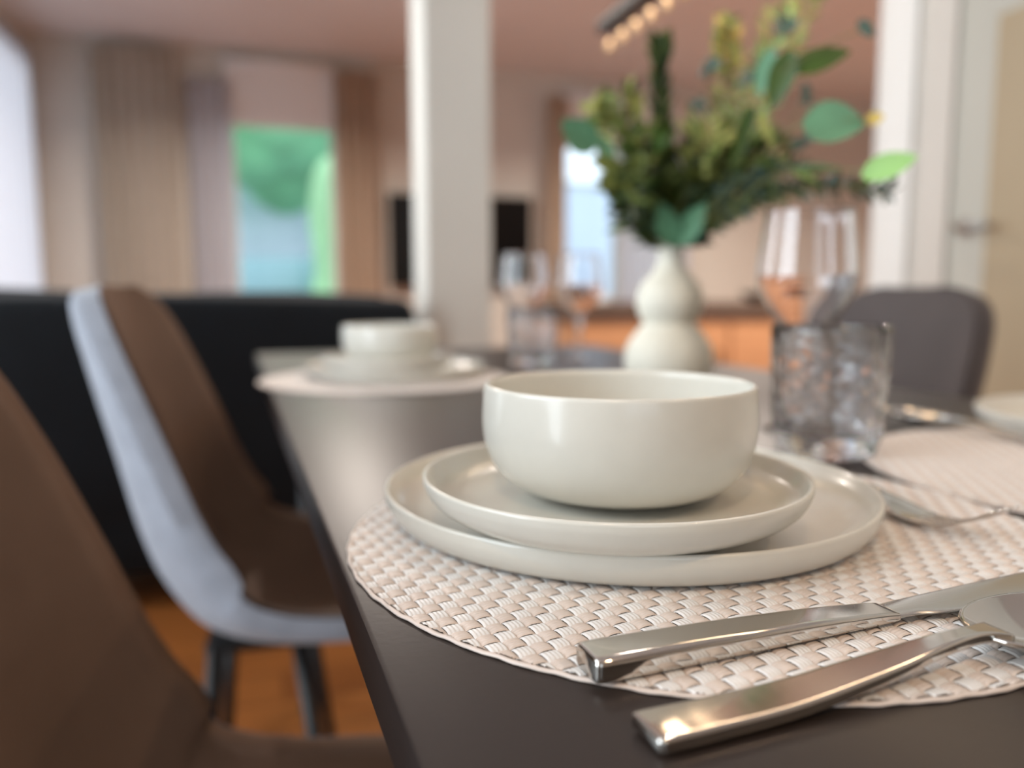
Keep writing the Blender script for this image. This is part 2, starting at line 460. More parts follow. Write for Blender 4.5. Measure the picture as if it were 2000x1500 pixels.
bm = bmesh.new(); box_into(bm, (1.0, 0, 1.35), (14, 0.2, 2.7), bev=0.01); link_mesh('wall_body', bm, M['render'], ho, False)
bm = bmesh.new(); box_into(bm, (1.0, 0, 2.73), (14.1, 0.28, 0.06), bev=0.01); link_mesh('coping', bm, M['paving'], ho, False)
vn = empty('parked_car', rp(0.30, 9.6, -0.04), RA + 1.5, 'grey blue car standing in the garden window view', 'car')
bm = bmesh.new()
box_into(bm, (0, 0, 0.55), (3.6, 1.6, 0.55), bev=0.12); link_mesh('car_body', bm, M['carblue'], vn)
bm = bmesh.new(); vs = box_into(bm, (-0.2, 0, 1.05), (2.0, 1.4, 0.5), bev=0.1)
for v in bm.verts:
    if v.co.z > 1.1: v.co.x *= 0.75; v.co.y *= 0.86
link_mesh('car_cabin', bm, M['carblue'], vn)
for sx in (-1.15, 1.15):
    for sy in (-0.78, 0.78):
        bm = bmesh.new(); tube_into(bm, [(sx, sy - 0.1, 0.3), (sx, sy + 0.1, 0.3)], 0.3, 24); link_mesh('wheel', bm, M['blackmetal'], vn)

# ------------------------------------------------------------------ sofa, television, sideboard
so = empty('sofa', rp(-0.465, 2.75, 0), RA, 'dark navy two section sofa seen from behind, left of the white column', 'sofa')
def cushion(c, s, bev):
    bm = bmesh.new(); box_into(bm, (0, 0, 0), s, bev=bev)
    bmesh.ops.subdivide_edges(bm, edges=bm.edges[:], cuts=2, use_grid_fill=True)
    for v in bm.verts:
        x, y, z = v.co.x / (s[0] / 2), v.co.y / (s[1] / 2), v.co.z / (s[2] / 2)
        v.co.z += 0.02 * (1 - x * x) * (1 if z > 0 else -0.3)
        v.co.y += 0.015 * (1 - x * x) * (1 if y > 0 else -1)
        v.co += Vector(c)
    return bm
link_mesh('sofa_base', cushion((0, 0, 0.27), (1.84, 0.86, 0.34), 0.04), M['sofa'], so)
link_mesh('back_frame', cushion((0, -0.36, 0.55), (1.84, 0.16, 0.62), 0.05), M['sofa'], so)
link_mesh('back_cushion', cushion((-0.46, -0.20, 0.67), (0.90, 0.24, 0.42), 0.08), M['sofa'], so)
link_mesh('back_cushion', cushion((0.455, -0.20, 0.665), (0.90, 0.24, 0.40), 0.08), M['sofa'], so)
link_mesh('armrest', cushion((0.83, 0.02, 0.42), (0.16, 0.80, 0.34), 0.05), M['sofa'], so)
link_mesh('armrest', cushion((-0.83, 0.02, 0.42), (0.16, 0.80, 0.34), 0.05), M['sofa'], so)
link_mesh('seat_cushion', cushion((-0.38, 0.12, 0.48), (0.74, 0.56, 0.14), 0.05), M['sofa'], so)
link_mesh('seat_cushion', cushion((0.38, 0.12, 0.48), (0.74, 0.56, 0.14), 0.05), M['sofa'], so)
so.scale = (0.96, 1, 1)
for sx in (-0.8, 0.8):
    for sy in (-0.34, 0.34):
        bm = bmesh.new(); tube_into(bm, [(sx, sy, 0), (sx, sy, 0.12)], 0.022, 12); link_mesh('leg', bm, M['blackmetal'], so)

tv = empty('television', rp(1.335, V_F - 0.06, 0.92), RA, 'black flat screen television on the far wall, half hidden by the column', 'television')
bm = bmesh.new(); box_into(bm, (0, 0, 0.33), (1.04, 0.05, 0.64), bev=0.006); link_mesh('casing', bm, M['tvblack'], tv, False)
bm = bmesh.new(); box_into(bm, (0, -0.027, 0.335), (1.01, 0.004, 0.60)); link_mesh('screen', bm, M['tvblack'], tv, False)
bm = bmesh.new(); box_into(bm, (0, 0.04, 0.33), (0.3, 0.04, 0.3)); link_mesh('wall_bracket', bm, M['blackmetal'], tv, False)

sb = empty('sideboard', rp(2.58, 4.7, 0), RA, 'orange oak sideboard with a dark top standing beyond the far end of the table', 'sideboard')
bm = bmesh.new(); box_into(bm, (0, 0, 0.39), (1.62, 0.42, 0.62), bev=0.005); link_mesh('body', bm, M['oak'], sb, False)
bm = bmesh.new(); box_into(bm, (0, 0, 0.76), (1.70, 0.46, 0.12), bev=0.008); link_mesh('top', bm, M['darkwood'], sb, False)
for k in range(3):
    x = -0.53 + 0.53 * k
    bm = bmesh.new(); box_into(bm, (0, 0, 0), (0.50, 0.02, 0.54), bev=0.004)
    d = link_mesh('door', bm, M['oak'], sb, False); d.location = (x, -0.222, 0.39)
    bm = bmesh.new(); box_into(bm, (0.19, -0.022, 0.05), (0.012, 0.02, 0.14), bev=0.003); link_mesh('handle', bm, M['blackmetal'], d, False)
for sx in (-0.72, 0.72):
    for sy in (-0.15, 0.15):
        bm = bmesh.new(); tube_into(bm, [(sx, sy, 0), (sx, sy, 0.09)], 0.02, 12); link_mesh('leg', bm, M['blackmetal'], sb)
bm = bmesh.new()
lathe_into(bm, smooth_prof([(0, 0), (0.05, 0.0), (0.10, 0.02), (0.135, 0.06)]) + smooth_prof([(0.13, 0.06), (0.095, 0.026), (0.045, 0.008), (0, 0.008)]), 48)
tl = link_mesh('serving_bowl', bm, M['teal']); tl.location = rp(3.16, 4.62, 0.82); tag(tl, 'dark teal shallow bowl on the sideboard right of the vase', 'bowl')

# ------------------------------------------------------------------ dining table
TA = math.radians(19.45)      # table's long axis leans left of the view
TZ = 0.75
tdir = Vector((-math.sin(TA), math.cos(TA), 0)); ndir = Vector((math.cos(TA), math.sin(TA), 0))
edge0 = Vector((-0.0959, 0.3972, 0))
TW, TL0, TL1 = 0.775, -0.56, 1.34
tb_c = edge0 + ndir * (TW / 2) + tdir * ((TL0 + TL1) / 2)
tbl = empty('dining_table', (tb_c.x, tb_c.y, 0), TA, 'dark brown dining table set for a meal', 'table')
bm = bmesh.new()
box_into(bm, (0, 0, TZ - 0.0125), (TW, TL1 - TL0, 0.025), bev=0.0025)
o = link_mesh('table_top', bm, M['tabletop'], tbl, True, mats=[M['tabletop'], M['tableedge']]); sharp(o, 30)
for p in o.data.polygons:
    if abs(p.normal.z) < 0.6 or p.normal.z < 0: p.material_index = 1
bm = bmesh.new(); box_into(bm, (0, 0, TZ - 0.055), (TW - 0.16, TL1 - TL0 - 0.16, 0.06), bev=0.002); link_mesh('apron', bm, M['tableedge'], tbl, False)
for sx in (-1, 1):
    for sy in (-1, 1):
        bm = bmesh.new()
        x, y = sx * (TW / 2 - 0.10), sy * ((TL1 - TL0) / 2 - 0.12)
        tube_into(bm, [(x, y, TZ - 0.03), (x + sx * 0.02, y + sy * 0.02, 0)], [0.022, 0.018], 14)
        link_mesh('leg', bm, M['blackmetal'], tbl)

# ------------------------------------------------------------------ placemats (woven strands)
MAT_R, PITCH_W = 0.1806, 0.00712
def build_weave():
    V, Fc, MI = [], [], []
    R = MAT_R - 0.0012
    nst = int(R / PITCH_W) + 1
    def add_set(which):
        base = len(V)
        hw = PITCH_W * 0.468
        nq, step = 16, PITCH_W / 7
        for i in range(-nst, nst + 1):
            c = i * PITCH_W
            half = R * R - (abs(c) - hw) ** 2 if abs(c) > hw else R * R
            if half <= 0: continue
            half = math.sqrt(half)
            ns = int(half / step) + 1
            idx = {}
            for a in range(-ns, ns + 1):
                s = a * step
                for q in range(nq + 1):
                    t = q / nq * 2 - 1
                    sgn = 1 if (i % 2 == 0) else -1
                    if which == 1: sgn = -sgn
                    wv = math.cos(PI * s / PITCH_W) * sgn
                    l = c + hw * t * (1.0 if wv > 0 else 1.0 + 0.26 * max(wv * 1.6, -1))
                    x, y = (s, l) if which == 0 else (l, s)
                    rr = math.hypot(x, y)
                    wv = max(-1, min(1, wv * 1.35))
                    ridge = 0.00026 * abs(math.cos(PI * 4 * (t * 0.5 + 0.5) + PI / 2))
                    if q in (0, nq): ridge = -0.00012
                    z = 0.00120 + wv * 0.00078 + ridge * (1 if wv > -0.2 else 0.4) - 0.00030 * t * t * t * t
                    if rr > R:
                        k = R / rr
                        if rr > R + PITCH_W: k = None
                    else: k = 1
                    if k is None: continue
                    idx[(a, q)] = len(V); V.append((x * k, y * k, z))
            for a in range(-ns, ns):
                for q in range(nq):
                    ks = [(a, q), (a, q + 1), (a + 1, q + 1), (a + 1, q)]
                    if not all(k in idx for k in ks): continue
                    cx = s = (a + 0.5) * step; cl = c + hw * ((q + 0.5) / nq * 2 - 1)
                    if math.hypot(cx, cl) > R: continue
                    f = [idx[k] for k in ks]
                    if which == 0: f = f[::-1]
                    Fc.append(f); MI.append(which)
    add_set(0); add_set(1)
    me = bpy.data.meshes.new('woven_strands')
    me.from_pydata(V, [], Fc); me.update()
    me.polygons.foreach_set('material_index', MI)
    me.polygons.foreach_set('use_smooth', [True] * len(Fc))
    me.materials.append(M['weave_b']); me.materials.append(M['weave_a'])
    return me
weave_me = build_weave()
def make_placemat(loc, rz, label, group):
    r = empty('placemat', loc, rz, label, 'placemat', group)
    o = bpy.data.objects.new('woven_surface', weave_me); SC.collection.objects.link(o); o.parent = r
    bm = bmesh.new()
    # thin heat-sealed rim, slightly wavy
    seg = 360; rings = []
    for (dr_, z) in ((0.0, 0.0002), (0.0008, 0.0004), (0.0010, 0.0010), (0.0002, 0.0016), (-0.0012, 0.0015), (-0.0014, 0.0003)):
        rings.append([bm.verts.new(((MAT_R + dr_ - 0.0009 + 0.0003 * math.sin(i * 0.9)) * math.cos(2 * PI * i / seg), (MAT_R + dr_ - 0.0009 + 0.0003 * math.sin(i * 0.9)) * math.sin(2 * PI * i / seg), z + 0.00015 * math.sin(i * 1.7))) for i in range(seg)])
    for k in range(6):
        a, b = rings[k], rings[(k + 1) % 6]
        for i in range(seg): bm.faces.new((a[i], a[(i + 1) % seg], b[(i + 1) % seg], b[i]))
    link_mesh('sealed_edge', bm, M['weave_b'], r)
    return r
MZ = TZ + 0.0001
mat1 = make_placemat((0.0971, 0.4045, MZ), math.radians(27.5), 'round woven placemat, blush and white light painted in its strands, under the nearest plates', 'woven placemats')
MTOP = TZ + 0.0024
DL = Vector((-0.231, 0.75, 0))
dup(mat1, (-0.185, 1.150, MZ), math.radians(15), 'round woven placemat under the far blurred plates and bowl at the left table edge')
dup(mat1, (0.437, 0.533, MZ), math.radians(120), 'round woven placemat at the right edge of the picture, beyond the faceted tumbler')

# ------------------------------------------------------------------ crockery
def make_plate(name, prof, loc, label, cat, group):
    bm = bmesh.new(); lathe_into(bm, prof, 160)
    o = link_mesh(name, bm, M['ceramic']); o.location = loc
    return tag(o, label, cat, group)
big_prof = [(0, 0.001), (0.105, 0.001)] + smooth_prof([(0.108, 0.0), (0.121, 0.0), (0.1280, 0.0020), (0.1322, 0.0062), (0.1346, 0.0112), (0.1352, 0.0158)]) \
    + smooth_prof([(0.1348, 0.0168), (0.1338, 0.0172), (0.1328, 0.0168)], 3) + smooth_prof([(0.1318, 0.0145), (0.1270, 0.0095), (0.118, 0.0058), (0.106, 0.0042), (0.09, 0.0038)]) + [(0.04, 0.0038), (0, 0.0038)]
PB = Vector((0.0640, 0.4407, MTOP))
p1 = make_plate('dinner_plate', big_prof, PB, 'large cream dinner plate lying on the nearest placemat, lowest of its stack', 'plate', 'dinner plates')
sm_prof = [(0, 0.008), (0.048, 0.008), (0.049, 0.0), (0.053, 0.0), (0.0545, 0.006)] + smooth_prof([(0.056, 0.0088), (0.070, 0.0098), (0.082, 0.0130), (0.0905, 0.0185), (0.0945, 0.0250), (0.0953, 0.0290)]) \
    + smooth_prof([(0.0950, 0.0300), (0.0940, 0.0304), (0.0930, 0.0300)], 3) + smooth_prof([(0.0922, 0.0275), (0.0885, 0.0215), (0.081, 0.0175), (0.072, 0.0160), (0.060, 0.0156)]) + [(0.03, 0.0156), (0, 0.0156)]
PS = Vector((0.0507, 0.3885, PB.z + 0.0038))
p2 = make_plate('side_plate', sm_prof, PS, 'smaller cream plate between the near bowl and the big dinner plate', 'plate', 'side plates')
bw_prof = [(0, 0.0015), (0.0285, 0.0015), (0.0295, 0.0), (0.0325, 0.0)] + smooth_prof([(0.0335, 0.0018), (0.042, 0.0030), (0.053, 0.0068), (0.0625, 0.0150), (0.0675, 0.0255), (0.0693, 0.037), (0.0690, 0.049), (0.0684, 0.0560)]) \
    + smooth_prof([(0.0680, 0.0572), (0.0670, 0.0577), (0.0660, 0.0572)], 3) + smooth_prof([(0.0652, 0.0550), (0.0655, 0.045), (0.0652, 0.034), (0.062, 0.0225), (0.054, 0.0125), (0.042, 0.0075), (0.025, 0.006)]) + [(0, 0.006)]
PW = Vector((0.0543, 0.3992, PS.z + 0.0156))
b1 = make_plate('cereal_bowl', bw_prof, PW, 'cream ceramic bowl in focus on top of the nearest plate stack', 'bowl', 'ceramic bowls')
def dup1(o, loc, label):
    c = o.copy(); SC.collection.objects.link(c); c.location = loc; c['label'] = label; return c
d3 = Vector((-0.1774 - 0.0543, 1.149 - 0.3992, 0))
dup1(p1, PB + d3 + Vector((-0.01, 0, 0)), 'blurred dinner plate at the bottom of the far left stack')
dup1(p2, PS + d3, 'blurred smaller plate under the far left bowl')
dup1(b1, PW + d3, 'blurred cream bowl at the far left corner of the table')
dup1(p1, Vector((0.560, 0.680, MTOP)), 'dinner plate cut off by the right edge of the picture')

# ------------------------------------------------------------------ cutlery, built along +x
def loft(sections, n=20, power=4.0):
    # section: (x, y, z, half width, half thickness, dish)
    bm = bmesh.new(); rings = []
    if power >= 9:
        for (x, y, z, hw, ht, dish) in sections:
            rr = min(hw, ht) * 0.55; ring = []
            for (cx, cz, a0) in ((1, 1, 0), (-1, 1, 90), (-1, -1, 180), (1, -1, 270)):
                ox, oz = cx * (hw - rr), cz * (ht - rr)
                pts = []
                for k in range(6):
                    a = math.radians(a0 + 18 * k)
                    pts.append((ox + rr * math.cos(a), oz + rr * math.sin(a)))
                e = rr * 0.35
                if a0 in (0, 180): pts = [(pts[0][0], pts[0][1] - cz * min(e, ht - rr) * 0.5)] + pts + [(pts[-1][0] - cx * e, pts[-1][1])]
                else: pts = [(pts[0][0] - cx * e, pts[0][1])] + pts + [(pts[-1][0], pts[-1][1] - cz * min(e, ht - rr) * 0.5)]
                for (px, pz) in pts:
                    crown = 0.00005 * (1 - (px / hw) ** 2) * (1 if pz > 0 else 0)
                    ring.append(bm.verts.new((x, y + px, z + pz + crown)))
            rings.append(ring)
        n = len(rings[0])
        for a, b in zip(rings, rings[1:]):
            for k in range(n): bm.faces.new((a[k], a[(k + 1) % n], b[(k + 1) % n], b[k]))
        bm.faces.new(rings[0][::-1]); bm.faces.new(rings[-1])
        return bm
    for (x, y, z, hw, ht, dish) in sections:
        ring = []
        for k in range(n):
            a = 2 * PI * (k + 0.5) / n
            ca, sa = math.cos(a), math.sin(a)
            px = math.copysign(abs(ca) ** (2 / power), ca); pz = math.copysign(abs(sa) ** (2 / power), sa)
            ring.append(bm.verts.new((x, y + hw * px, z + ht * pz + dish * px * px)))
        rings.append(ring)
    for a, b in zip(rings, rings[1:]):
        for k in range(n): bm.faces.new((a[k], a[(k + 1) % n], b[(k + 1) % n], b[k]))
    bm.faces.new(rings[0][::-1]); bm.faces.new(rings[-1])
    return bm
def interp(keys, n):
    ks = smooth_prof(keys, n)
    return ks
def make_knife(loc, rz, label, group):
    r = empty('table_knife', loc, rz, label, 'knife', group)
    keys = [(0.0, 0, 0.0045, 0.0070, 0.0034, 0), (0.0008, 0, 0.0045, 0.0079, 0.0041, 0), (0.0030, 0, 0.0045, 0.0083, 0.0043, 0), (0.012, 0, 0.0045, 0.0083, 0.0043, 0), (0.05, 0, 0.0043, 0.0078, 0.0040, 0),
            (0.09, 0, 0.0038, 0.0070, 0.0032, 0), (0.118, 0, 0.0030, 0.0062, 0.0022, 0), (0.126, 0, 0.0028, 0.0062, 0.0013, 0)]
    bm = loft(interp(keys, 5), 36, 9.0)
    link_mesh('handle', bm, M['steel'], r)
    keys = [(0.1255, 0, 0.0028, 0.0061, 0.0012, 0), (0.134, 0, 0.0030, 0.0066, 0.0011, 0), (0.145, -0.0012, 0.0033, 0.0082, 0.0009, 0), (0.165, -0.0016, 0.0036, 0.0092, 0.0008, 0),
            (0.19, -0.0012, 0.0042, 0.0092, 0.0008, 0), (0.212, 0.0002, 0.0046, 0.0078, 0.0007, 0), (0.226, 0.0026, 0.0048, 0.0048, 0.0006, 0), (0.232, 0.0048, 0.0048, 0.0016, 0.0004, 0)]
    bm = loft(interp(keys, 5), 24, 2.2)
    link_mesh('blade', bm, M['blade'], r)
    return r
def make_spoon(loc, rz, label, group):
    r = empty('table_spoon', loc, rz, label, 'spoon', group)
    keys = [(0.0, 0, 0.0028, 0.0072, 0.0016, 0), (0.0008, 0, 0.0028, 0.0080, 0.0022, 0), (0.0030, 0, 0.0028, 0.0083, 0.0023, 0), (0.010, 0, 0.0028, 0.0083, 0.0023, 0), (0.02, 0, 0.0028, 0.0081, 0.0023, 0), (0.05, 0, 0.0035, 0.0076, 0.0022, 0),
            (0.085, 0, 0.0070, 0.0062, 0.0021, 0), (0.11, 0, 0.0100, 0.0043, 0.0021, 0), (0.126, 0, 0.0108, 0.0036, 0.0020, 0), (0.136, 0, 0.0100, 0.0060, 0.0014, 0)]
    link_mesh('handle', loft(interp(keys, 5), 36, 9.0), M['steel'], r)
    bm = bmesh.new()
    # dished oval bowl with thickness
    L, W, D, x0 = 0.066, 0.0215, 0.0095, 0.128
    top = []
    NU, NV = 24, 36
    for j in range(NU + 1):
        t = j / NU
        ring = []
        for k in range(NV):
            a = 2 * PI * k / NV
            ex = math.cos(a); ey = math.sin(a)
            xx = x0 + L / 2 + t * (L / 2) * ex
            egg = 1 + 0.12 * ex * -1
            yy = t * W * ey * egg
            z = 0.0108 - D * (1 - t * t) + 0.001 * ex
            ring.append(bm.verts.new((xx, yy, z)))
        top.append(ring)
    for a, b in zip(top, top[1:]):
        for k in range(NV): bm.faces.new((a[k], a[(k + 1) % NV], b[(k + 1) % NV], b[k]))
    bmesh.ops.remove_doubles(bm, verts=bm.verts, dist=1e-6)
    bmesh.ops.recalc_face_normals(bm, faces=bm.faces)
    bmesh.ops.solidify(bm, geom=bm.faces[:], thickness=0.0014)
    o = link_mesh('spoon_bowl', bm, M['steel'], r)
    return r
def make_fork(loc, rz, label, group):
    r = empty('table_fork', loc, rz, label, 'fork', group)
    keys = [(0.0, 0, 0.0028, 0.0070, 0.0014, 0), (0.001, 0, 0.0028, 0.0080, 0.0022, 0), (0.03, 0, 0.0035, 0.0076, 0.0020, 0), (0.08, 0, 0.0065, 0.0055, 0.0018, 0),
            (0.115, 0, 0.0115, 0.0034, 0.0017, 0), (0.128, 0, 0.0100, 0.0036, 0.0016, 0)]
    link_mesh('handle', loft(interp(keys, 5), 20, 3.0), M['steel'], r)
    keys = [(0.126, 0, 0.0103, 0.0036, 0.0015, 0), (0.138, 0, 0.0055, 0.0100, 0.0012, 0.0008), (0.148, 0, 0.0024, 0.0118, 0.0011, 0.0014), (0.156, 0, 0.0014, 0.0120, 0.0010, 0.0014)]
    link_mesh('fork_head', loft(interp(keys, 5), 24, 2.4), M['steel'], r)
    for k in range(4):
        y = -0.0099 + 0.0066 * k
        keys = [(0.153, y, 0.0018 + abs(y) * 0.08, 0.0021, 0.0010, 0), (0.170, y * 0.98, 0.0042, 0.0016, 0.0009, 0), (0.186, y * 0.93, 0.0108, 0.0013, 0.0008, 0), (0.198, y * 0.90, 0.0185, 0.0006, 0.0004, 0)]
        link_mesh('tine', loft(interp(keys, 4), 10, 2.5), M['steel'], r)
    return r
kn = make_knife((0.0235, 0.2400, MTOP - 0.0001), math.radians(20.8), 'polished steel knife lying on the nearest placemat in front of the plates', 'table knives')
sp = make_spoon((0.0365, 0.2050, TZ + 0.0008), math.radians(21.0), 'polished steel spoon nearest the camera, handle over the placemat edge', 'table spoons')
fk = make_fork((0.155, 0.5490, MTOP + 0.0002), math.radians(-65.5), 'steel fork with upturned tines beside the right rim of the dinner plate', 'table forks')
dup(sp, (0.447, 0.578, MTOP), math.radians(117), 'blurred steel spoon on the right placemat, beside the cut off plate')

# ------------------------------------------------------------------ glasses
def make_wine_glass(loc, label, group):
    r = empty('wine_glass', loc, 0, label, 'glass', group)
    bm = bmesh.new()
    H = 0.197
    outer = smooth_prof([(0.034, 0.0), (0.0335, 0.0015), (0.022, 0.0035), (0.008, 0.006), (0.0042, 0.012), (0.0038, 0.03), (0.0042, 0.058), (0.0075, 0.072), (0.018, 0.088), (0.0315, 0.108), (0.0405, 0.126), (0.0432, 0.136)], 5) \
        + smooth_prof([(0.0430, 0.140), (0.0412, 0.160), (0.0385, 0.182), (0.0372, 0.197)], 5)
    inner = smooth_prof([(0.0362, 0.197), (0.0376, 0.182), (0.0402, 0.160), (0.0420, 0.140)], 5) + smooth_prof([(0.0420, 0.137), (0.0390, 0.127), (0.030, 0.110), (0.0165, 0.0915), (0.006, 0.0800)], 5) + [(0, 0.0775)]
    lathe_into(bm, [(0, 0.001)] + outer + inner, 72)
    link_mesh('glass_body', bm, M['glass'], r)
    return r
def make_tumbler(loc, label, group):
    r = empty('tumbler', loc, 0, label, 'glass', group)
    bm = bmesh.new()
    prof = [(0, 0.001), (0.030, 0.0)] + smooth_prof([(0.034, 0.001), (0.0375, 0.006), (0.0405, 0.02), (0.0425, 0.05), (0.0435, 0.098)], 6) + [(0.0428, 0.0995), (0.0418, 0.098)] \
        + smooth_prof([(0.0405, 0.07), (0.0385, 0.03), (0.0350, 0.019), (0.024, 0.0165)], 6) + [(0, 0.016)]
    lathe_into(bm, prof, 72)
    # facets cut in the outside wall
    for v in bm.verts:
        rr = math.hypot(v.co.x, v.co.y)
        lim = 0.0355 + 0.06 * v.co.z
        if rr > lim and 0.004 < v.co.z < 0.060:
            a = math.atan2(v.co.y, v.co.x)
            f = (math.cos(12 * a + v.co.z * 160) + math.cos(12 * a - v.co.z * 160)) * 0.5
            k = 1 - 0.0007 * (1 + f) / rr
            v.co.x *= k; v.co.y *= k
    link_mesh('glass_body', bm, M['cutglass'], r)
    return r
tu = make_tumbler((0.2450, 0.6060, TZ), 'clear cut glass tumbler on the table behind the dinner plate', 'cut glass tumblers')
wg = make_wine_glass((0.2630, 0.7080, TZ), 'tall clear wine glass standing just behind the near tumbler', 'wine glasses')
dup(tu, (0.035, 1.345, TZ), 0.3, 'blurred tumbler between the far left bowl and the vase')
dup(wg, (0.022, 1.46, TZ), 0, 'blurred wine glass right of the column, the left one of the far pair')
dup(wg, (0.125, 1.47, TZ), 0, 'blurred wine glass of the far pair, the one nearer the vase')

# ------------------------------------------------------------------ vase and bouquet
VX, VY = 0.2085, 1.045
bm = bmesh.new()
vp = smooth_prof([(0.040, 0.0), (0.052, 0.010), (0.0585, 0.032), (0.055, 0.056), (0.040, 0.078), (0.0345, 0.086), (0.0400, 0.096), (0.0440, 0.114), (0.0385, 0.134), (0.0235, 0.152), (0.0165, 0.166), (0.0172, 0.186)], 6) \
    + [(0.0160, 0.188), (0.0142, 0.186)] + smooth_prof([(0.0135, 0.166), (0.020, 0.150), (0.034, 0.130), (0.039, 0.114), (0.030, 0.088), (0.050, 0.050), (0.045, 0.015)], 5) + [(0, 0.008)]
lathe_into(bm, [(0, 0.001)] + vp, 72)
vs = link_mesh('vase', bm, M['vase']); vs.location = (VX, VY, TZ); tag(vs, 'cream double bulb ceramic vase holding the greenery', 'vase')

_R3 = _R.to_3x3()
def at(px, py, Y):
    d = _R3 @ Vector(((px - 1000) / F_PX, -(py - 750) / F_PX, -1.0))
    k = Y / d.y
    return Vector((d.x * k, Y, CAM_Z + d.z * k))
NECK = Vector((VX, VY, TZ + 0.18))
def leaf_into(bm, p, d, L, W, nrm, bend=0.15, mi=0, cup=0.12, nx=8, ny=4, tipp=0.8):
    d = d.normalized(); s = d.cross(nrm).normalized(); n = s.cross(d).normalized()
    rows = []
    for i in range(nx + 1):
        t = i / nx
        wd = W * 0.5 * (math.sin(PI * t ** tipp) ** 0.75 if 0 < t < 1 else 0.02)
        row = []
        for j in range(ny + 1):
            q = j / ny * 2 - 1
            row.append(bm.verts.new(p + d * (L * t) + s * (wd * q) + n * (-bend * L * t * t + cup * wd * q * q)))
        rows.append(row)
    for a, b in zip(rows, rows[1:]):
        for j in range(ny):
            f = bm.faces.new((a[j], a[j + 1], b[j + 1], b[j])); f.material_index = mi
def path_pts(pts, n=8):
    return [Vector(p) for p in smooth_prof([tuple(p) for p in pts], n)]
def stem_thing(name, pts, label, rad=0.0014, m=None):
    r = empty(name, NECK, 0, label, 'plant stem', None)
    P = path_pts([NECK - Vector((0, 0, 0.10))] + [NECK] + pts)
    bm = bmesh.new(); tube_into(bm, [p - NECK for p in P], [rad * (1 - 0.5 * i / len(P)) for i in range(len(P))], 6)
    link_mesh('stem', bm, m or M['stem'], r)
    return r, P
cam_dir = Vector((0, -1, 0.1))
def big_leaf(r, p0, p1, wpx, Y, m, bend=0.06, face=None):
    a, b = at(p0[0], p0[1], Y[0]), at(p1[0], p1[1], Y[1])
    L = (b - a).length; W = wpx / F_PX * (Y[0] + Y[1]) / 2
    bm = bmesh.new(); leaf_into(bm, a - NECK, b - a, L, W, face or (cam_dir + Vector((random.uniform(-.3, .3), 0, random.uniform(-.2, .3)))), bend, 0, 0.15, 14, 6)
    return link_mesh('leaf', bm, m, r)
def small_foliage(r, P, i0, n, L, W, mats, spread=1.0, jitter=0.0, name='foliage', seed=1, tilt=0.5):
    rnd = random.Random(seed)
    bm = bmesh.new()
    for k in range(n):
        f = i0 + (1 - i0) * (k + rnd.random()) / n
        x = f * (len(P) - 1); i = min(int(x), len(P) - 2)
        p = P[i].lerp(P[i + 1], x - i)
        ax = (P[i + 1] - P[i]).normalized()
        side = Vector((rnd.uniform(-1, 1), rnd.uniform(-1, 1), rnd.uniform(-1, 1))); side = (side - ax * side.dot(ax)).normalized()
        d = (ax * tilt + side * spread).normalized()
        p = p + side * rnd.uniform(0, jitter)
        nr = Vector((rnd.uniform(-1, 1), rnd.uniform(-1, 1), rnd.uniform(-1, 1)))
        if abs(nr.normalized().dot(d)) > 0.9: nr = Vector((0.3, -1, 0.2))
        leaf_into(bm, p - NECK, d, L * rnd.uniform(0.7, 1.3), W * rnd.uniform(0.7, 1.2), nr, 0.15, rnd.randrange(len(mats)), nx=4, ny=2)
    return link_mesh(name, bm, mats[0], r, True, mats=mats)

G = M
# tall dark spire
r, P = stem_thing('foliage_spire', [at(1305, 400, 1.03), at(1292, 250, 1.0), at(1290, 85, 0.98)], 'tall narrow dark green spire rising straight from the vase')
small_foliage(r, P, 0.30, 520, 0.022, 0.006, [G['leaf_deep'], G['leaf_olive'], G['leaf_deep']], 0.8, 0.003, seed=2, tilt=1.2)
# spires of yellow blossom
r, P = stem_thing('blossom_spray', [at(1380, 380, 1.08), at(1412, 220, 1.08), at(1422, 40, 1.08)], 'spray with yellow blossom at its tip in the middle of the bouquet')
small_foliage(r, P, 0.40, 240, 0.018, 0.006, [G['leaf_yellow'], G['leaf_olive']], 1.0, 0.006, seed=3)
small_foliage(r, P, 0.84, 70, 0.016, 0.009, [G['flower'], G['leaf_yellow']], 1.2, 0.008, name='blossom', seed=4)
r, P = stem_thing('blossom_spray', [at(1420, 360, 1.15), at(1490, 180, 1.15), at(1590, -30, 1.15)], 'pale yellow green feathery spray leaning right at the top of the frame')
small_foliage(r, P, 0.45, 260, 0.024, 0.005, [G['leaf_yellow'], G['leaf_yellow'], G['leaf_light']], 1.0, 0.018, seed=5)
r, P = stem_thing('blossom_spray', [at(1400, 380, 1.1), at(1450, 210, 1.1), at(1530, 30, 1.1)], 'pale feathery spray just left of the dark pointed leaves')
small_foliage(r, P, 0.45, 200, 0.022, 0.005, [G['leaf_yellow'], G['leaf_olive'], G['leaf_light']], 1.0, 0.014, seed=6)
# left sprays
r, P = stem_thing('leafy_sprig', [at(1270, 390, 1.02), at(1215, 300, 1.0), at(1165, 205, 0.98)], 'sprig ending in yellow green buds at the upper left of the bouquet')
small_foliage(r, P, 0.35, 90, 0.026, 0.010, [G['leaf_olive'], G['leaf_light'], G['leaf_yellow']], 1.0, 0.006, seed=7)
small_foliage(r, P, 0.88, 40, 0.018, 0.012, [G['leaf_yellow']], 1.2, 0.010, name='bud_cluster', seed=8)
r, P = stem_thing('leafy_sprig', [at(1285, 380, 1.02), at(1245, 290, 1.0), at(1215, 180, 1.0)], 'olive sprig left of the tall spire')
small_foliage(r, P, 0.35, 120, 0.026, 0.009, [G['leaf_olive'], G['leaf_deep'], G['leaf_yellow']], 1.0, 0.006, seed=9)
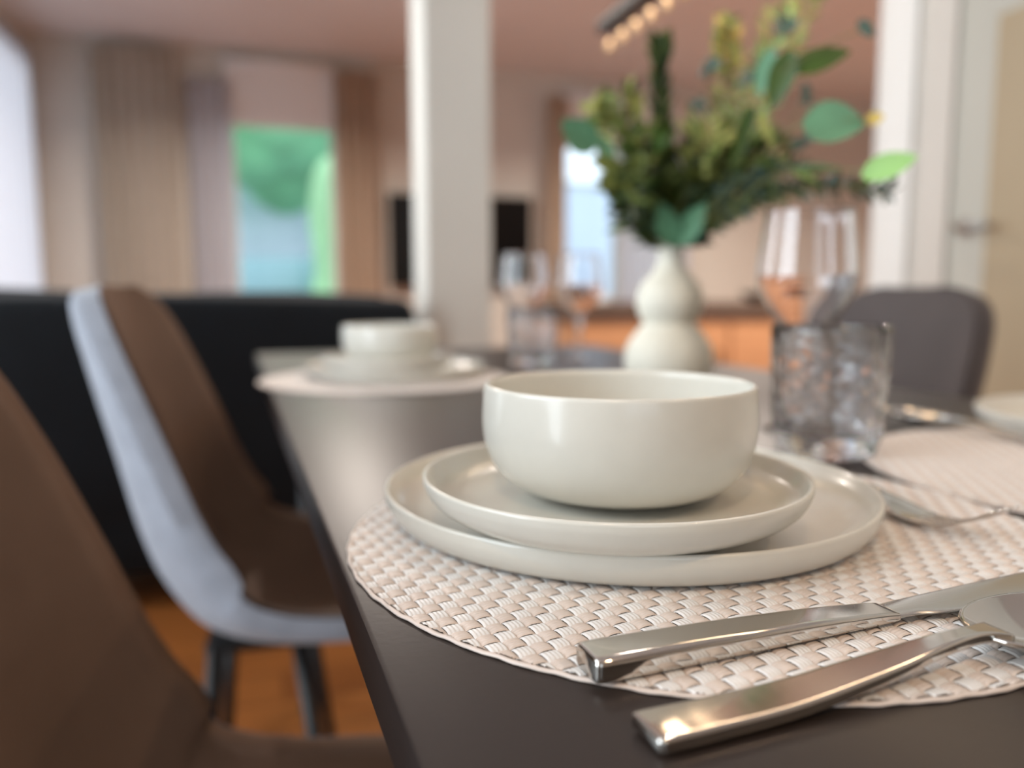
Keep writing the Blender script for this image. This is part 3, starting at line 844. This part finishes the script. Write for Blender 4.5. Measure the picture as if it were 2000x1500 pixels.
# left eucalyptus
r, P = stem_thing('eucalyptus_branch', [at(1250, 400, 1.0), at(1190, 320, 0.97), at(1120, 235, 0.95)], 'eucalyptus branch reaching farthest left over the pale blue window')
big_leaf(r, (1165, 290), (1098, 235), 62, (0.96, 0.94), G['leaf_teal'])
big_leaf(r, (1190, 320), (1172, 262), 34, (0.97, 0.97), G['leaf_teal'])
big_leaf(r, (1215, 330), (1155, 310), 34, (0.97, 0.95), G['leaf_olive'])
big_leaf(r, (1230, 320), (1196, 372), 40, (0.98, 0.97), G['leaf_dark'])
big_leaf(r, (1248, 345), (1205, 372), 30, (0.98, 0.97), G['leaf_dark'])
# central filler
specs = [((1245, 420), (1225, 350), 'leaf_olive', 'leaf_deep', 'dense olive sprig low on the left of the bouquet'),
         ((1290, 400), (1262, 270), 'leaf_olive', 'leaf_dark', 'bushy olive sprig beside the base of the spire'),
         ((1320, 390), (1330, 260), 'leaf_deep', 'leaf_olive', 'dark bushy sprig in the middle of the bouquet'),
         ((1350, 380), (1385, 260), 'leaf_olive', 'leaf_yellow', 'olive and yellow sprig right of centre'),
         ((1370, 390), (1440, 300), 'leaf_deep', 'leaf_olive', 'dark green sprig spreading right above the vase'),
         ((1400, 400), (1490, 340), 'leaf_deep', 'leaf_dark', 'dark sprig low on the right side of the bouquet'),
         ((1395, 360), (1520, 290), 'leaf_olive', 'leaf_deep', 'muted sprig reaching right towards the large leaves')]
for k, (a, b, m1, m2, lab) in enumerate(specs):
    r, P = stem_thing('leafy_sprig', [at(a[0], a[1], 1.02), at(b[0], b[1], 0.96 + 0.02 * (k % 3))], lab)
    small_foliage(r, P, 0.38, 150, 0.030, 0.010, [G[m1], G[m2]], 1.0, 0.016, seed=20 + k, tilt=0.8)
# deep teal leaves hugging the neck
r, P = stem_thing('eucalyptus_branch', [at(1315, 430, 1.0), at(1345, 370, 0.98)], 'short branch with blue green leaves right at the mouth of the vase')
big_leaf(r, (1318, 480), (1288, 395), 46, (1.01, 0.98), G['leaf_teal'])
big_leaf(r, (1322, 478), (1375, 400), 48, (1.01, 0.97), G['leaf_teal'])
big_leaf(r, (1315, 470), (1250, 395), 44, (1.01, 0.99), G['leaf_deep'])
big_leaf(r, (1330, 460), (1400, 415), 40, (1.01, 0.99), G['leaf_deep'])
big_leaf(r, (1318, 485), (1322, 405), 40, (1.02, 1.0), G['leaf_dark'])
big_leaf(r, (1335, 455), (1395, 365), 46, (1.0, 0.98), G['leaf_deep'])
big_leaf(r, (1350, 440), (1445, 425), 24, (1.0, 0.98), G['leaf_yellow'])
# right large-leaf branches
r, P = stem_thing('large_leaf_branch', [at(1400, 400, 0.95), at(1500, 300, 0.85), at(1560, 245, 0.76), at(1690, 232, 0.72)], 'branch with the broad round blue green leaf at the right')
big_leaf(r, (1566, 240), (1690, 242), 92, (0.74, 0.72), G['leaf_teal'], 0.04, Vector((0.1, -1, 0.35)))
big_leaf(r, (1690, 236), (1728, 226), 24, (0.73, 0.72), G['flower'], 0.04)
big_leaf(r, (1478, 310), (1512, 330), 18, (0.85, 0.85), G['leaf_dark'])
r, P = stem_thing('large_leaf_branch', [at(1420, 410, 0.95), at(1540, 330, 0.82), at(1690, 335, 0.72)], 'branch ending in the light green leaf farthest right')
big_leaf(r, (1682, 345), (1792, 302), 56, (0.71, 0.69), G['leaf_light'], 0.05, Vector((0.0, -1, 0.5)))
big_leaf(r, (1545, 328), (1645, 328), 20, (0.80, 0.77), G['leaf_dark'], 0.05)
big_leaf(r, (1545, 330), (1600, 355), 14, (0.80, 0.78), G['leaf_olive'], 0.05)
r, P = stem_thing('large_leaf_branch', [at(1390, 400, 0.97), at(1450, 290, 0.88), at(1530, 140, 0.82), at(1700, 50, 0.80)], 'branch with dark pointed leaves at the upper right of the bouquet')
big_leaf(r, (1540, 138), (1662, 96), 58, (0.82, 0.80), G['leaf_dark'], 0.05, Vector((-0.2, -1, 0.5)))
big_leaf(r, (1545, 95), (1506, 212), 52, (0.82, 0.82), G['leaf_dark'], 0.05, Vector((-0.5, -1, 0.1)))
big_leaf(r, (1508, 92), (1480, 190), 38, (0.87, 0.87), G['leaf_teal'], 0.05, Vector((-0.6, -1, 0.1)))
big_leaf(r, (1676, 40), (1708, 72), 26, (0.8, 0.8), G['berry'])
big_leaf(r, (1470, 205), (1448, 285), 30, (0.87, 0.88), G['leaf_dark'], 0.05)
big_leaf(r, (1478, 215), (1512, 290), 22, (0.87, 0.87), G['leaf_yellow'], 0.05)
big_leaf(r, (1430, 330), (1470, 215), 26, (0.9, 0.88), G['leaf_dark'], 0.05)
# low needle branch
r, P = stem_thing('needle_branch', [at(1400, 430, 0.98), at(1500, 385, 0.92), at(1620, 368, 0.85), at(1735, 376, 0.80)], 'thin low branch of short hanging leaves above the wine glass')
small_foliage(r, P, 0.30, 230, 0.016, 0.005, [G['leaf_deep'], G['leaf_olive'], G['berry']], 1.0, 0.002, seed=40)
r, P = stem_thing('needle_branch', [at(1400, 420, 1.0), at(1470, 360, 0.95), at(1560, 340, 0.9)], 'short muted branch just above the low needle branch')
small_foliage(r, P, 0.30, 170, 0.020, 0.006, [G['leaf_deep'], G['berry']], 1.0, 0.010, seed=41)
# bud stems
for k, (a, b, lab) in enumerate([((1350, 300), (1385, 140), 'thin stem with a blue grey bud near the top centre'), ((1345, 320), (1370, 205), 'thin stem with a blue grey bud right of the spire'),
                                 ((1420, 300), (1470, 155), 'thin stem with a blue grey bud left of the dark pointed leaves'), ((1480, 320), (1580, 190), 'thin stem with a grey bud between the dark and the round leaves'),
                                 ((1490, 350), (1560, 285), 'thin stem with a dark bud below the round leaf'), ((1430, 250), (1530, 60), 'thin stem with pale buds above the dark pointed leaves')]):
    r, P = stem_thing('bud_stem', [at(a[0], a[1], 0.98), at(b[0], b[1], 0.95)], lab, 0.0009)
    bm = bmesh.new()
    for q in range(5):
        p = P[-1] - NECK + Vector((random.uniform(-.006, .006), random.uniform(-.006, .006), random.uniform(-.008, .006)))
        leaf_into(bm, p, Vector((random.uniform(-1, 1), random.uniform(-.5, .5), random.uniform(-.2, 1))), 0.016, 0.011, Vector((0.2, -1, 0.3)), 0.2, 0, 0.3)
    link_mesh('bud', bm, M['berry'], r)

# ------------------------------------------------------------------ chairs
def make_chair(loc, rz, label, inner, outer, group):
    r = empty('dining_chair', loc, rz, label, 'chair', group)
    # side profile (x forward, z up), half width, wing height
    keys = [(0.215, 0.442, 0.150, 0.005), (0.205, 0.462, 0.185, 0.010), (0.14, 0.464, 0.212, 0.018), (0.04, 0.455, 0.226, 0.030), (-0.07, 0.450, 0.226, 0.050), (-0.145, 0.464, 0.222, 0.075),
            (-0.190, 0.515, 0.218, 0.085), (-0.215, 0.580, 0.214, 0.075), (-0.235, 0.670, 0.208, 0.060), (-0.255, 0.760, 0.198, 0.045), (-0.270, 0.830, 0.178, 0.030), (-0.278, 0.868, 0.140, 0.018), (-0.282, 0.884, 0.085, 0.010)]
    S = smooth_prof(keys, 5)
    NQ = 20
    def grid(off, shrink=0.0):
        rows = []
        for i, (x, z, hw, wg_) in enumerate(S):
            a, b = S[max(i - 1, 0)], S[min(i + 1, len(S) - 1)]
            tx, tz = b[0] - a[0], b[1] - a[1]; l = math.hypot(tx, tz); tx /= l; tz /= l
            nx, nz = tz, -tx            # pointing to the sitter's side
            if nz < 0 and abs(nx) < 0.3: nx, nz = -nx, -nz
            nx, nz = (abs(nx) if z > 0.5 else nx), nz
            row = []
            for j in range(NQ + 1):
                q = j / NQ * 2 - 1
                h = wg_ * abs(q) ** 2.6 + off * (1 - 0.25 * abs(q) ** 6)
                row.append(Vector((x + nx * h, (hw - shrink) * math.sin(q * PI / 2) if False else (hw - shrink) * q, z + nz * h)))
            rows.append(row)
        return rows
    def closed(g0, g1):
        bm = bmesh.new()
        A = [[bm.verts.new(p) for p in row] for row in g0]; B = [[bm.verts.new(p) for p in row] for row in g1]
        n, m_ = len(A), len(A[0])
        for i in range(n - 1):
            for j in range(m_ - 1):
                bm.faces.new((A[i][j], A[i][j + 1], A[i + 1][j + 1], A[i + 1][j])); bm.faces.new((B[i][j], B[i + 1][j], B[i + 1][j + 1], B[i][j + 1]))
            bm.faces.new((A[i][0], A[i + 1][0], B[i + 1][0], B[i][0])); bm.faces.new((A[i][-1], B[i][-1], B[i + 1][-1], A[i + 1][-1]))
        for j in range(m_ - 1):
            bm.faces.new((A[0][j], B[0][j], B[0][j + 1], A[0][j + 1])); bm.faces.new((A[-1][j], A[-1][j + 1], B[-1][j + 1], B[-1][j]))
        return bm
    sh = link_mesh('outer_shell', closed(grid(0.0), grid(-0.036)), outer, r)
    bv = sh.modifiers.new('bevel', 'BEVEL'); bv.width = 0.010; bv.segments = 3; bv.limit_method = 'ANGLE'; bv.angle_limit = math.radians(45)
    pad = link_mesh('seat_pad', closed(grid(0.006, 0.010), grid(-0.004, 0.012)), inner, r)
    bm = bmesh.new(); box_into(bm, (-0.10, 0, 0.412), (0.14, 0.22, 0.012), bev=0.003); link_mesh('leg_bracket', bm, M['blackmetal'], r, False)
    for (a, b, c, d) in ((-0.155, -0.105, -0.195, -0.165), (-0.155, 0.105, -0.195, 0.165), (-0.050, -0.105, 0.000, -0.160), (-0.050, 0.105, 0.000, 0.160)):
        bm = bmesh.new(); tube_into(bm, [(a, b, 0.415), (c, d, 0.0)], [0.0115, 0.0085], 14); link_mesh('leg', bm, M['blackmetal'], r)
    return r
CH = Vector((-0.262, 1.125, 0)); CR = math.radians(13.3)
ch2 = make_chair(CH, CR, 'brown velvet dining chair with blue grey outer shell, second along the left side', M['velvet'], M['shell'], 'brown dining chairs')
dup(ch2, Vector((-0.097, 0.432, 0)), CR, 'brown velvet dining chair closest to the camera in the lower left corner')
ch3 = make_chair((0.500, 1.405, 0), math.radians(180 + 19), 'brown velvet dining chair, painted in shade, across the table at the right, behind the wine glass', M['shadedvelvet'], M['shadedvelvet'], None)

# ------------------------------------------------------------------ linear pendant lamp over the table
pl = empty('pendant_lamp', rp(0.60, 0.85, 1.335), RA, 'slim dark linear pendant lamp with a row of small warm bulbs above the table', 'lamp')
bm = bmesh.new(); box_into(bm, (0, 0, 0.018), (0.035, 1.06, 0.022), bev=0.004); link_mesh('lamp_bar', bm, M['blackmetal'], pl)
for y in (-0.3, 0.3):
    bm = bmesh.new(); tube_into(bm, [(0, y, 0.028), (0, y, Z_C - 1.335)], 0.0015, 6); link_mesh('suspension_cable', bm, M['blackmetal'], pl)
bm = bmesh.new(); box_into(bm, (0, 0, Z_C - 1.335 - 0.0125), (0.07, 0.7, 0.025), bev=0.004); link_mesh('ceiling_mount', bm, M['blackmetal'], pl)
bulb_me = None
for k in range(20):
    y = -0.51 + 1.02 * k / 19
    if bulb_me is None:
        bm = bmesh.new(); lathe_into(bm, [(0, -0.016), (0.006, -0.0145), (0.0085, -0.008), (0.006, -0.001), (0.004, 0.004), (0, 0.0045)], 20)
        b = link_mesh('bulb', bm, M['bulb'], pl); bulb_me = b.data
    else:
        b = bpy.data.objects.new('bulb', bulb_me); SC.collection.objects.link(b); b.parent = pl
    b.location = (0, y, -0.012)

# warm ceiling fill lights, unseen, added to brighten the room
def fill_light(u, v, power, label, col=(1.0, 0.88, 0.76)):
    r = empty('ceiling_fill_light', rp(u, v, Z_C), RA, label, 'ceiling light', 'added ceiling fill lights')
    bm = bmesh.new(); lathe_into(bm, [(0.034, -0.001), (0.046, -0.001), (0.046, -0.006), (0.034, -0.004)], 32); link_mesh('trim_ring', bm, M['trim'], r)
    bm = bmesh.new(); lathe_into(bm, [(0, -0.001), (0.034, -0.001)], 32); link_mesh('diffuser', bm, M['bulb'], r)
    l = bpy.data.lights.new('fill_light', 'AREA'); l.shape = 'DISK'; l.size = 0.07; l.energy = power; l.color = col; l.spread = math.radians(150)
    o = bpy.data.objects.new('fill_lamp', l); SC.collection.objects.link(o); o.location = rp(u, v, Z_C - 0.012)
for (u, v, p_, lab) in [(1.0, -0.9, 8, 'added ceiling fill spot behind the camera on the right'), (-0.5, -0.9, 9, 'added ceiling fill spot behind the camera on the left'),
                     (1.3, 2.2, 4, 'added ceiling fill spot beyond the far table end'), (0.0, 4.0, 50, 'added ceiling fill spot above the sofa side'),
                     (2.8, 4.0, 62, 'added ceiling fill spot above the sideboard'), (4.3, 2.5, 60, 'added ceiling fill spot in the room on the right')]:
    fill_light(u, v, p_, lab, (1.0, 0.72, 0.46) if v < 0 else (1.0, 0.89, 0.79))
